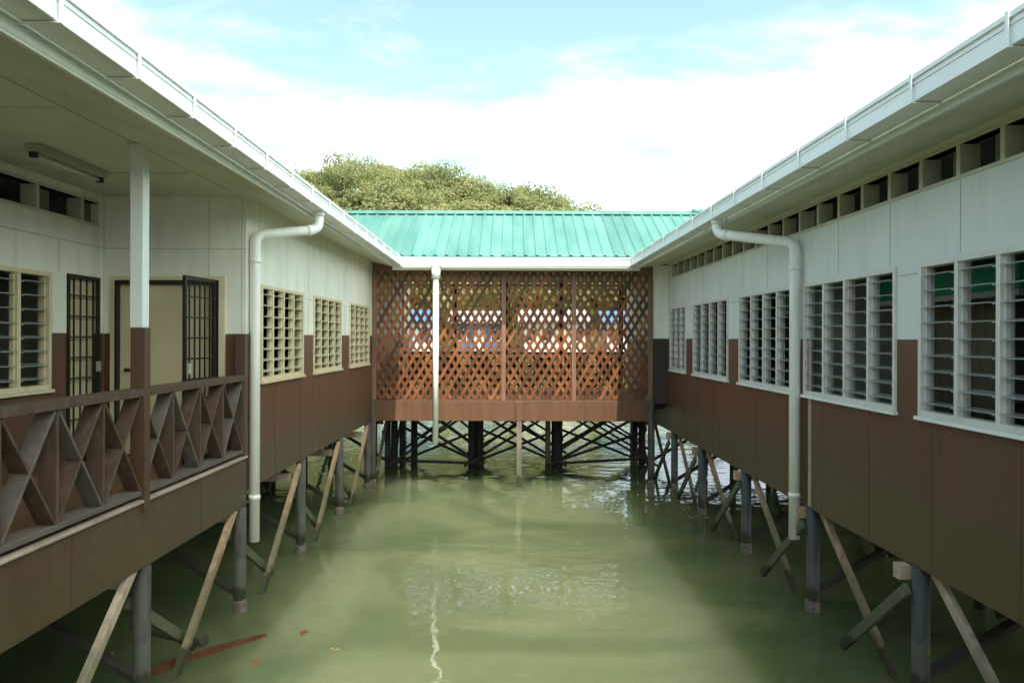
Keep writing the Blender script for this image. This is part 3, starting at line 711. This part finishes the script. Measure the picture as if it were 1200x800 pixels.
vents(RW, rvent[0], rvent[1], .585, RB, 'soffit')
MB().box(RW, 9.72, 9.80, -.012, -.0005, -2.06, -.002).build('cover_strip', 'ledge', RB)
MB().box(RW, 9.80, 9.83, -.010, -.0005, -2.06, -.002).build('cover_strip', 'dark_panel', RB)
# return at the bridge end
MB().box(BR, 3.21, 3.553, -.02, .12, .0, 1.66).build('corner_panel', 'white_wall', RB)
MB().box(BR, 3.21, 3.551, -.022, .12, -1.48, -.002).build('corner_panel', 'dark_panel', RB)
MB().box(RW, -3, 24, .14, 6.2, -1.62, -1.505).build('floor', 'interior_floor', RB)
jo = MB()
for d in (.5, 1.4, 2.6, 4.0, 5.6): jo.box(RW, -3, 24, d, d + .09, -1.80, -1.622)
jo.build('floor_joist', 'timber_dark', RB)
iw = MB(); iw.box(RW, -3, 24, 6.0, 6.12, -1.9, 1.8); iw.box(RW, 10.0, 10.1, .13, 5.99, -1.5, 1.75); iw.box(RW, 23.9, 24, .13, 5.99, -1.9, 1.75); iw.box(RW, -3.1, -3, .13, 5.99, -1.9, 1.8)
iw.build('inner_wall', 'interior', RB)
MB().box(RW, -3, 24, .13, 6.0, 1.72, 1.76).build('inner_ceiling', 'interior', RB)
sf = MB(); sf.hexa([RG(-3, .23, 1.59), RG(18.095, .23, 1.59), RW(18.095, 0, 1.70), RW(-3, 0, 1.70), RG(-3, .23, 1.605), RG(18.095, .23, 1.605), RW(18.095, 0, 1.715), RW(-3, 0, 1.715)])
sf.build('soffit', 'soffit', RB)
MB().box(RG, -3, 17.62, .212, .245, 1.575, 1.86).build('fascia', 'fascia', RB, .003)
gutter(RG, -3, 17.62, lambda s: 1.665 - .004 * s, RB, [4.45 - 1.045 * k for k in range(1, 5)][::-1] + [4.45 + 1.045 * k for k in range(13)])
x_roof(RG, -3, 24.5, .12, 1.73, 4.6, 2.95, 8.6, 1.9, RB)
downpipe((2.80, 10.85, EYE + 1.62), (2.80, 10.85, EYE + 1.43), (3.575, 10.03, EYE + 1.215), EYE - 2.52, RB, .068)

# ------------------------------------------------------------------ covered bridge
CB = thing('covered_bridge', (0, 20.4, 1.4), 'covered footbridge with brown lattice screen and green ribbed metal roof', 'bridge')
X0, X1 = -3.185, 3.205
FY = 17.4 - YB                                        # gutter face in front of the screen
def BG(s, d, z): return BR(s, FY + d, z)
gz = 1.575
g = MB(); H = .185
g.box(BG, -2.445, 2.60, 0, .008, gz, gz + H); g.box(BG, -2.445, 2.60, .0085, .2, gz, gz + .006); g.box(BG, -2.44, 2.595, -.016, -.0005, gz + H - .03, gz + H)
g.build('gutter', 'gutter', CB, .003)
MB().box(BG, -2.66, 2.84, .212, .245, 1.50, 1.80).build('fascia', 'fascia', CB)
MB().boxd(BG, -2.665, 2.84, .247, .86, 1.515, 1.62, .015).build('soffit', 'soffit', CB)
# ribbed roof: front slope and back slope
RY0, RZ0, RY1, RZ1 = 17.52, 1.80, 20.40, 3.20
def rp(x, t, up): return Vector((x, RY0 + (RY1 - RY0) * t, EYE + RZ0 + (RZ1 - RZ0) * t + up))
def rq(x, t, up): return Vector((x, 23.28 - (23.28 - RY1 - .004) * t, EYE + RZ0 + (RZ1 - RZ0) * t + up))
for nm, fn in (('roof', rp), ('roof', rq)):
    r = MB(); px_ = 0.25; x = -7.0; prof = []
    while x < 7.2:
        prof += [(x, 0), (x + .030, .030), (x + .065, .030), (x + .095, 0)]; x += px_
    for (xa, ua), (xb, ub) in zip(prof, prof[1:]):
        A, B, C_, D = fn(xa, 0, ua), fn(xb, 0, ub), fn(xb, 1, ub), fn(xa, 1, ua)
        r.poly([A, B, C_, D] if fn is rp else [B, A, D, C_])
    r.hexa([fn(-7, 0, -.03), fn(7.2, 0, -.03), fn(7.2, 1, -.03), fn(-7, 1, -.03), fn(-7, 0, -.004), fn(7.2, 0, -.004), fn(7.2, 1, -.004), fn(-7, 1, -.004)])
    r.build(nm, 'roof', CB)
rc = MB(); rc.boxd(WW, -7, 4.72, 20.22, 20.40, EYE + 3.155, EYE + 3.245, .012); rc.boxd(WW, -7, 4.72, 20.4005, 20.58, EYE + 3.245, EYE + 3.155, .012)
rc.tube([(-7, 20.4, EYE + 3.235), (4.72, 20.4, EYE + 3.235)], .035, 8); rc.build('ridge_cap', 'roof', CB)
MB().tube([(4.62, 20.4, EYE + 3.26), (4.90, 20.4, EYE + 3.26)], .07, 10).build('ridge_end', 'roof', CB)
MB().box(BR, -3.6, 3.9, 0.16, 4.7, 1.60, 1.64).build('ceiling', 'soffit', CB)
# floor and beams
MB().box(BR, X0 - .3, 3.7, .18, 4.62, -1.50, -1.425).build('floor', 'deck', CB)
MB().box(BR, -3.14, 3.20, -.06, .0, -1.885, -1.42).build('edge_beam', 'brown_beam', CB, .004)
MB().box(BR, -3.14, 3.20, 4.63, 4.69, -1.88, -1.42).build('edge_beam', 'brown_beam', CB)
MB().box(BR, -3.30, 3.50, -.004, .002, 1.50, 1.72).build('head_rail', 'lattice_post', CB)
# lattice: two layers of slanted slats clipped to each panel
def lattice(xa, xb, za, zb_, y, parent, mat='lattice'):
    m = MB(); tones = []; ang = math.atan2(.31, .18); c, s_ = math.cos(ang), math.sin(ang)
    pitch = .178; wdt = .069
    for lay in (0, 1):
        sg = 1 if lay == 0 else -1; y0 = y + lay * .0145
        k0 = int((xb - xa + (zb_ - za) / math.tan(ang)) / pitch) + 3
        for k in range(int(xa / pitch) - k0, int(xa / pitch) + k0):
            # slat centre line crosses z = za at x = xr
            xr = k * pitch + .05 + random.uniform(-.004, .004); hw = wdt / 2 / s_
            tn = math.tan(ang)
            def xs(z, o): return xr + o + sg * (z - za) / tn
            poly = [(xs(za, -hw), za), (xs(za, hw), za), (xs(zb_, hw), zb_), (xs(zb_, -hw), zb_)]
            def clip(P, f, inter):
                o = []
                for i in range(len(P)):
                    a, b = P[i - 1], P[i]
                    if f(a) != f(b): o.append(inter(a, b))
                    if f(b): o.append(b)
                return o
            for lim, side in ((xa, 1), (xb, -1)):
                if not poly: break
                poly = clip(poly, lambda p: (p[0] - lim) * side >= 0, lambda a, b: (lim, a[1] + (b[1] - a[1]) * (lim - a[0]) / (b[0] - a[0])))
            if len(poly) < 3: continue
            i = len(m.v); n = len(poly); tn_ = random.random(); tones += [tn_] * (n + 2)
            jj = random.uniform(-.001, .001)
            for yy in (y0 + jj, y0 + .011 + jj):
                for p in poly: m.v.append(tuple(Vector((p[0], YB + yy, p[1] + EYE))))
            m.f.append(tuple(range(i, i + n))); m.f.append(tuple(range(i + n, i + 2 * n))[::-1]); m.sm += [False, False]
            for q in range(n):
                m.f.append((i + q, i + n + q, i + n + (q + 1) % n, i + (q + 1) % n)); m.sm.append(False)
    o = m.build('lattice_panel', mat, parent)
    if len(o.data.polygons) == len(tones):
        at = o.data.attributes.new('tone', 'FLOAT', 'FACE'); at.data.foreach_set('value', tones)
    return o
posts = [X0 + .05, -1.76, -.19, 1.41, X1 - .05]
for i, x in enumerate(posts):
    MB().box(BR, x - .05, x + .05, -.055, .0, -1.419, 1.499).build('screen_post', 'lattice_post', CB, .004)
for i in range(4):
    lattice(posts[i] + .051, posts[i + 1] - .051, -1.40, 1.58, .003, CB)
bp_ = [-3.15, -1.63, -.12, 1.40, 3.1]
for x in bp_: MB().box(BR, x - .06, x + .06, 4.45, 4.57, -1.424, 1.598).build('back_post', 'brown_beam', CB)
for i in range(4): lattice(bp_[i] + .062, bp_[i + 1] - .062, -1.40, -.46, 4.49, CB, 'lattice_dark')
MB().box(BR, -3.2, 3.2, 4.44, 4.58, -.455, -.40).build('hand_rail', 'brown_beam', CB)
MB().box(BR, -3.6, 3.6, 4.9, 5.3, 1.50, 1.56).build('soffit', 'soffit', CB)
# piles of the bridge
pile(BR, X0 + .04, -.13, CB, 'pile', .075, -1.40, True)
st = MB().box(BR, .115, .225, -.14, -.062, -3.9, -1.88).build('pile', 'timber_grey', CB, .006)
MB().box(BR, .095, .245, -.145, -.0615, -1.879, -1.44).build('post_head', 'brown_beam', CB, .005)
pile(BR, 3.16, -.13, CB, 'pile', .075, -1.40, True)
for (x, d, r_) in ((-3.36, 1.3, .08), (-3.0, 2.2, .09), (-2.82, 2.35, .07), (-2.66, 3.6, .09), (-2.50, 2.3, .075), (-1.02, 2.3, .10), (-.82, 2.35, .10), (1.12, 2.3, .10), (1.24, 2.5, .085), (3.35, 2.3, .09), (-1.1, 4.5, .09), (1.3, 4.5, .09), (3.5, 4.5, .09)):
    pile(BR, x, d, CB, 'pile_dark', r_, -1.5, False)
MB().box(BR, .85, .98, 1.9, 2.02, -3.9, -1.6).build('pile', 'timber_mossy', CB, .006)
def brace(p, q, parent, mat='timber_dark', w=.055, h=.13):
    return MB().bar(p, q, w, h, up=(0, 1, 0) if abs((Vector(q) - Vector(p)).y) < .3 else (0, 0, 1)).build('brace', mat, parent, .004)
for (xa, xb, d) in ((-2.9, -.95, 2.1), (-.95, 1.15, 2.1), (1.15, 3.5, 2.1), (-2.7, -1.0, 4.4), (-1.0, 1.3, 4.4), (1.3, 3.5, 4.4)):
    brace(BR(xa - .1, d, -1.75), BR(xb + .25, d, -3.25), CB)
    brace(BR(xb + .1, d - .06, -1.75), BR(xa - .25, d - .06, -3.25), CB)
    brace(BR(xa + .35, d + .5, -1.7), BR(xb + .2, d + .5, -2.95), CB)
    brace(BR(xb - .3, d + .44, -1.7), BR(xa + .1, d + .44, -2.9), CB)
for (xa, xb, d) in ((-2.9, -.95, 2.9), (-.95, 1.15, 2.9), (1.15, 3.5, 2.9)):
    brace(BR(xa, d, -2.35), BR(xb + .1, d + .05, -3.3), CB); brace(BR(xb, d - .08, -2.45), BR(xa - .2, d - .08, -3.32), CB)
brace(BR(-3.2, 2.16, -3.12), BR(-.7, 2.16, -3.2), CB); brace(BR(1.0, 2.16, -3.2), BR(3.5, 2.16, -3.05), CB)
cb_ = Split()
for d in (.9, 2.2, 3.4): cb_.box(BR, -3.4, 3.6, d, d + .10, -1.70, -1.502)
cb_.build('cross_beam', 'timber_dark', CB)
# downpipe of the bridge gutter
dp = MB(); dp.tube([(-1.68, 17.50, EYE + 1.58), (-1.68, 17.50, EYE + 1.30)], [.105, .095], 16); dp.tube([(-1.68, 17.50, EYE + 1.31), (-1.68, 17.50, EYE - 2.33)], .064, 18)
dp = dp.build('downpipe', 'pipe', CB)

# ------------------------------------------------------------------ piles and braces under both buildings
Lp = [-.3, 2.2, 4.7, 7.22, 9.72, 12.4, 15.0, 17.75, 20.4, 23.2]
Rp = [-.2, 2.3, 4.8, 7.28, 9.80, 12.45, 15.2, 17.6, 20.4, 23.2]
for mp, ps, par, zt in ((LW, Lp, LB, -1.9), (RW, Rp, RB, -2.08)):
    left = par is LB
    for i, s in enumerate(ps):
        near = s < 18
        pile(mp, s, .03 if left else .05, par, 'pile' if left else 'pile_blue', .078, zt - .003 if not (left and s < 9.8) else -2.078, near, lichen=(not left and i == 3))
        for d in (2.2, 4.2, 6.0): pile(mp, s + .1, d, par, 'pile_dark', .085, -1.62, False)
        # cross beam resting by the pile, its sawn end showing
        mm = MB().box(mp, s + (.12 if not left else -.34), s + (.24 if not left else -.22), .10 if left else -.09, 6.0, -2.24 if not left else -2.19, -2.10 if not left else -2.08); mm.build('cross_beam', 'timber_pale' if i % 2 else 'timber', par, .005)
        if i + 1 < len(ps):
            n_ = ps[i + 1]; jig = random.uniform(-.08, .08)
            A0 = mp(n_ - .12, .02 if left else .12, -1.98 if left else -2.10); A1 = mp(s + .52 + jig, -.02 if left else .10, -3.45)
            brace(A0, A1, par, 'timber' if i != 2 else 'timber_pale', .06 if left else .055, .10)
            B0 = mp(s, .16 if left else -.07, -2.42 if left else -2.28); B1 = mp(s + 1.42 + jig, .10 if left else -.09, -3.33)
            brace(B0, B1, par, 'timber_mossy', .045, .11)
            if i % 2 == 0:
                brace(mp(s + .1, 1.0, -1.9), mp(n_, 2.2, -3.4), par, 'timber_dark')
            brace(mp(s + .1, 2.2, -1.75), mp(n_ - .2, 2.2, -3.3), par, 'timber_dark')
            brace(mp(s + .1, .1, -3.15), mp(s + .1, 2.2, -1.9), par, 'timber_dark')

# ------------------------------------------------------------------ loose things
cl = thing('ceiling_light', (-4.33, 7.75, EYE + 1.72), 'grey strip light on the veranda ceiling, left of the post', 'lamp')
MB().box(WW, -4.40, -4.26, 7.15, 8.36, EYE + 1.665, EYE + 1.7335).build('housing', 'lamp_body', cl, .006)
MB().tube([(-4.33, 7.20, EYE + 1.638), (-4.33, 8.31, EYE + 1.638)], .016, 12).build('tube', 'lamp_tube', cl)
e = Split(); e.box(WW, -4.36, -4.30, 7.15, 7.199, EYE + 1.615, EYE + 1.664); e.box(WW, -4.36, -4.30, 8.311, 8.36, EYE + 1.615, EYE + 1.664); e.build('tube_holder', 'black_metal', cl)

# green notice boards on the far inner wall of the plain building, and furniture
def on_thing(name, mb_list, loc, label, cat, group=None):
    t = thing(name, loc, label, cat, group)
    for nm, mb, mt in mb_list: mb.build(nm, mt, t)
    return t
on_thing('notice_board', [('board', MB().box(RW, 7.2, 13.6, .90, .94, .47, .70), 'board_green'), ('frame', MB().box(RW, 7.2, 13.6, .89, .945, .41, .465), 'board_white')], RW(10, 1.2, .5), 'long green board inside, seen through the upper window louvres', 'board')
on_thing('cabinet', [('body', MB().box(RW, 5.2, 6.4, 3.0, 3.5, -1.5, .35), 'furniture'), ('door', MB().box(RW, 5.25, 5.79, 2.975, 2.998, -1.4, .3), 'furniture'), ('door', MB().box(RW, 5.81, 6.35, 2.975, 2.998, -1.4, .3), 'furniture')], RW(5.8, 3.2, -1.5), 'brown cupboard standing inside behind the nearest wide window', 'cabinet')
on_thing('table', [('tabletop', MB().box(RW, 7.6, 9.4, 1.4, 2.2, -.78, -.74), 'furniture')] + [('leg', MB().box(RW, a, a + .06, b, b + .06, -1.5, -.785), 'furniture') for a in (7.65, 9.29) for b in (1.45, 2.09)], RW(8.5, 1.8, -1.5), 'wooden table inside behind the second window from the right', 'table')

M['curtain'] = surf('curtain', (.34, .30, .20), .8, .1, (3, 3, 1))
def curtain(sa, sb, d, label):
    m = MB(); n = 44; z0, z1 = -.85, .72
    for i in range(n + 1):
        s_ = sa + (sb - sa) * i / n; dd = d + .035 * math.sin(i * 1.25) + .012 * math.sin(i * .41)
        for z in (z0, z1): m.v.append(tuple(RW(s_, dd, z)))
        for z in (z0, z1): m.v.append(tuple(RW(s_, dd + .004, z)))
    for i in range(n):
        a = 4 * i; b = a + 4
        m.f += [(a, b, b + 1, a + 1), (a + 2, a + 3, b + 3, b + 2), (a, a + 2, b + 2, b), (a + 1, b + 1, b + 3, a + 3)]; m.sm += [True, True, False, False]
    tag(m.build('curtain', 'curtain'), label, 'curtain')
curtain(8.3, 9.6, 1.5, 'drab curtain hanging inside, seen through the nearest wide window')
curtain(12.2, 13.2, 1.5, 'drab curtain hanging inside behind the second nearest window')
WK = thing('added_walkway', (0, -3, 1.4), 'unseen roofed walkway with brown edge beam, added behind the viewer to block skylight', 'walkway')  # out of view, added behind the camera to darken what is near
MB().box(WW, -3.35, 3.75, -5.0, -.45, EYE - 1.52, EYE - 1.47).build('floor', 'deck', WK)
MB().box(WW, -3.3, 3.7, -.449, -.40, EYE - 1.9, EYE - 1.46).build('edge_beam', 'brown_beam', WK)
for x in (-3.1, -1.5, 1.6, 3.4):
    MB().box(WW, x - .05, x + .05, -.60, -.50, EYE - 1.469, EYE + 1.6).build('post', 'lattice_post', WK)
    MB().tube([(x, -.55, -1), (x, -.55, EYE - 1.521)], .08, 12).build('pile', 'pile', WK)
MB().box(WW, -3.3, 3.7, -.62, -.48, EYE - .52, EYE - .46).build('hand_rail', 'rail_wood', WK)
MB().box(WW, -3.3, 3.7, -5.0, -.3, EYE + 1.61, EYE + 1.64).build('ceiling', 'soffit', WK)
wr = MB(); wr.boxd(WW, -7, 7.2, -.05, -2.75, EYE + 1.82, EYE + 3.0, .04); wr.boxd(WW, -7, 7.2, -5.45, -2.752, EYE + 1.82, EYE + 3.0, .04); wr.build('roof', 'roof', WK)
MB().box(WW, -2.6, 2.8, -.30, -.26, EYE + 1.56, EYE + 1.84).build('fascia', 'fascia', WK)

# floating debris
def plank(x, y, ang, L, wd, label, mat, name='floating_plank'):
    m = MB(); n = 10; rr_ = random.Random(int(x * 100))
    c, s_ = math.cos(ang), math.sin(ang); prev = None
    top, bot = [], []
    for i in range(n + 1):
        t = i / n; w_ = wd * (1 - .75 * max(0, t - .55) / .45) * rr_.uniform(.82, 1.1); u = (t - .5) * L; bend = .06 * math.sin(t * 4)
        for sg in (-1, 1):
            px_, py_ = u, bend + sg * w_ / 2
            top.append((x + px_ * c - py_ * s_, y + px_ * s_ + py_ * c, .035)); bot.append((x + px_ * c - py_ * s_, y + px_ * s_ + py_ * c, -.03))
    i0 = 0; m.v = top + bot; k = len(top)
    for i in range(n):
        a, b, c_, d = 2 * i, 2 * i + 1, 2 * i + 3, 2 * i + 2
        m.f += [(a, b, c_, d)[::-1], (a + k, b + k, c_ + k, d + k), (a, d, d + k, a + k), (b, b + k, c_ + k, c_)]; m.sm += [False] * 4
    m.f += [(0, k, k + 1, 1), (2 * n, 2 * n + 1, 2 * n + 1 + k, 2 * n + k)]; m.sm += [False] * 2
    o = m.build(name, mat); return tag(o, label, 'plank')
def wpt(px_, py_):                       # water-surface point under a photo pixel
    roll = .0035; yy = (py_ - 396 - roll * (px_ - 600)); Y = EYE * 930 / yy; return ((px_ - 600) / 930 * Y, Y)
a = wpt(160, 797); b = wpt(310, 744)
ang = math.atan2(b[1] - a[1], b[0] - a[0])
plank((a[0] + b[0]) / 2, (a[1] + b[1]) / 2, ang, math.hypot(b[0] - a[0], b[1] - a[1]), .13, 'reddish brown bark-like plank floating beside the left piles', 'timber_red')
lx, ly = wpt(228, 757)
lg = MB().tube([(lx - .9, ly + .55, .03), (lx - .3, ly + .2, .05), (lx + .12, ly, .06)], [.055, .06, .06], 12).build('floating_log', 'timber_pale'); tag(lg, 'short pale round log end lying in the water at the crossed braces', 'log')
def leaf(px_, py_, sz, mat, label):
    x, y = wpt(px_, py_); rr_ = random.Random(px_); m = MB()
    for q in range(3):
        a0 = rr_.uniform(0, 6.28); L = sz * rr_.uniform(.7, 1.1); pts = []
        for t, w_ in ((0, 0), (.25, .22), (.55, .30), (.8, .18), (1, 0), (.8, -.18), (.55, -.30), (.25, -.22)):
            u, v_ = t * L, w_ * L; pts.append((x + u * math.cos(a0) - v_ * math.sin(a0), y + u * math.sin(a0) + v_ * math.cos(a0), .016 + q * .006 + t * .012 + abs(w_) * .03))
        m.poly(pts)
    return tag(m.build('floating_leaf', mat), label, 'leaf')
leaf(307, 776, .16, 'leaf_brown', 'largest brown dead leaf floating right of the floating plank')
leaf(352, 745, .11, 'leaf_brown', 'small brown leaf on the green water farthest right of the plank')
leaf(132, 772, .09, 'leaf_yellow', 'yellow leaf floating in the dark water below the veranda')
leaf(822, 607, .16, 'leaf_yellow', 'orange leaf afloat beside a far pile on the right')
leaf(393, 764, .06, 'leaf_yellow', 'tiny pale yellow leaf on open water near the bottom')

# parts of parts sit at the building's origin: keep their world place
bpy.context.view_layer.update()
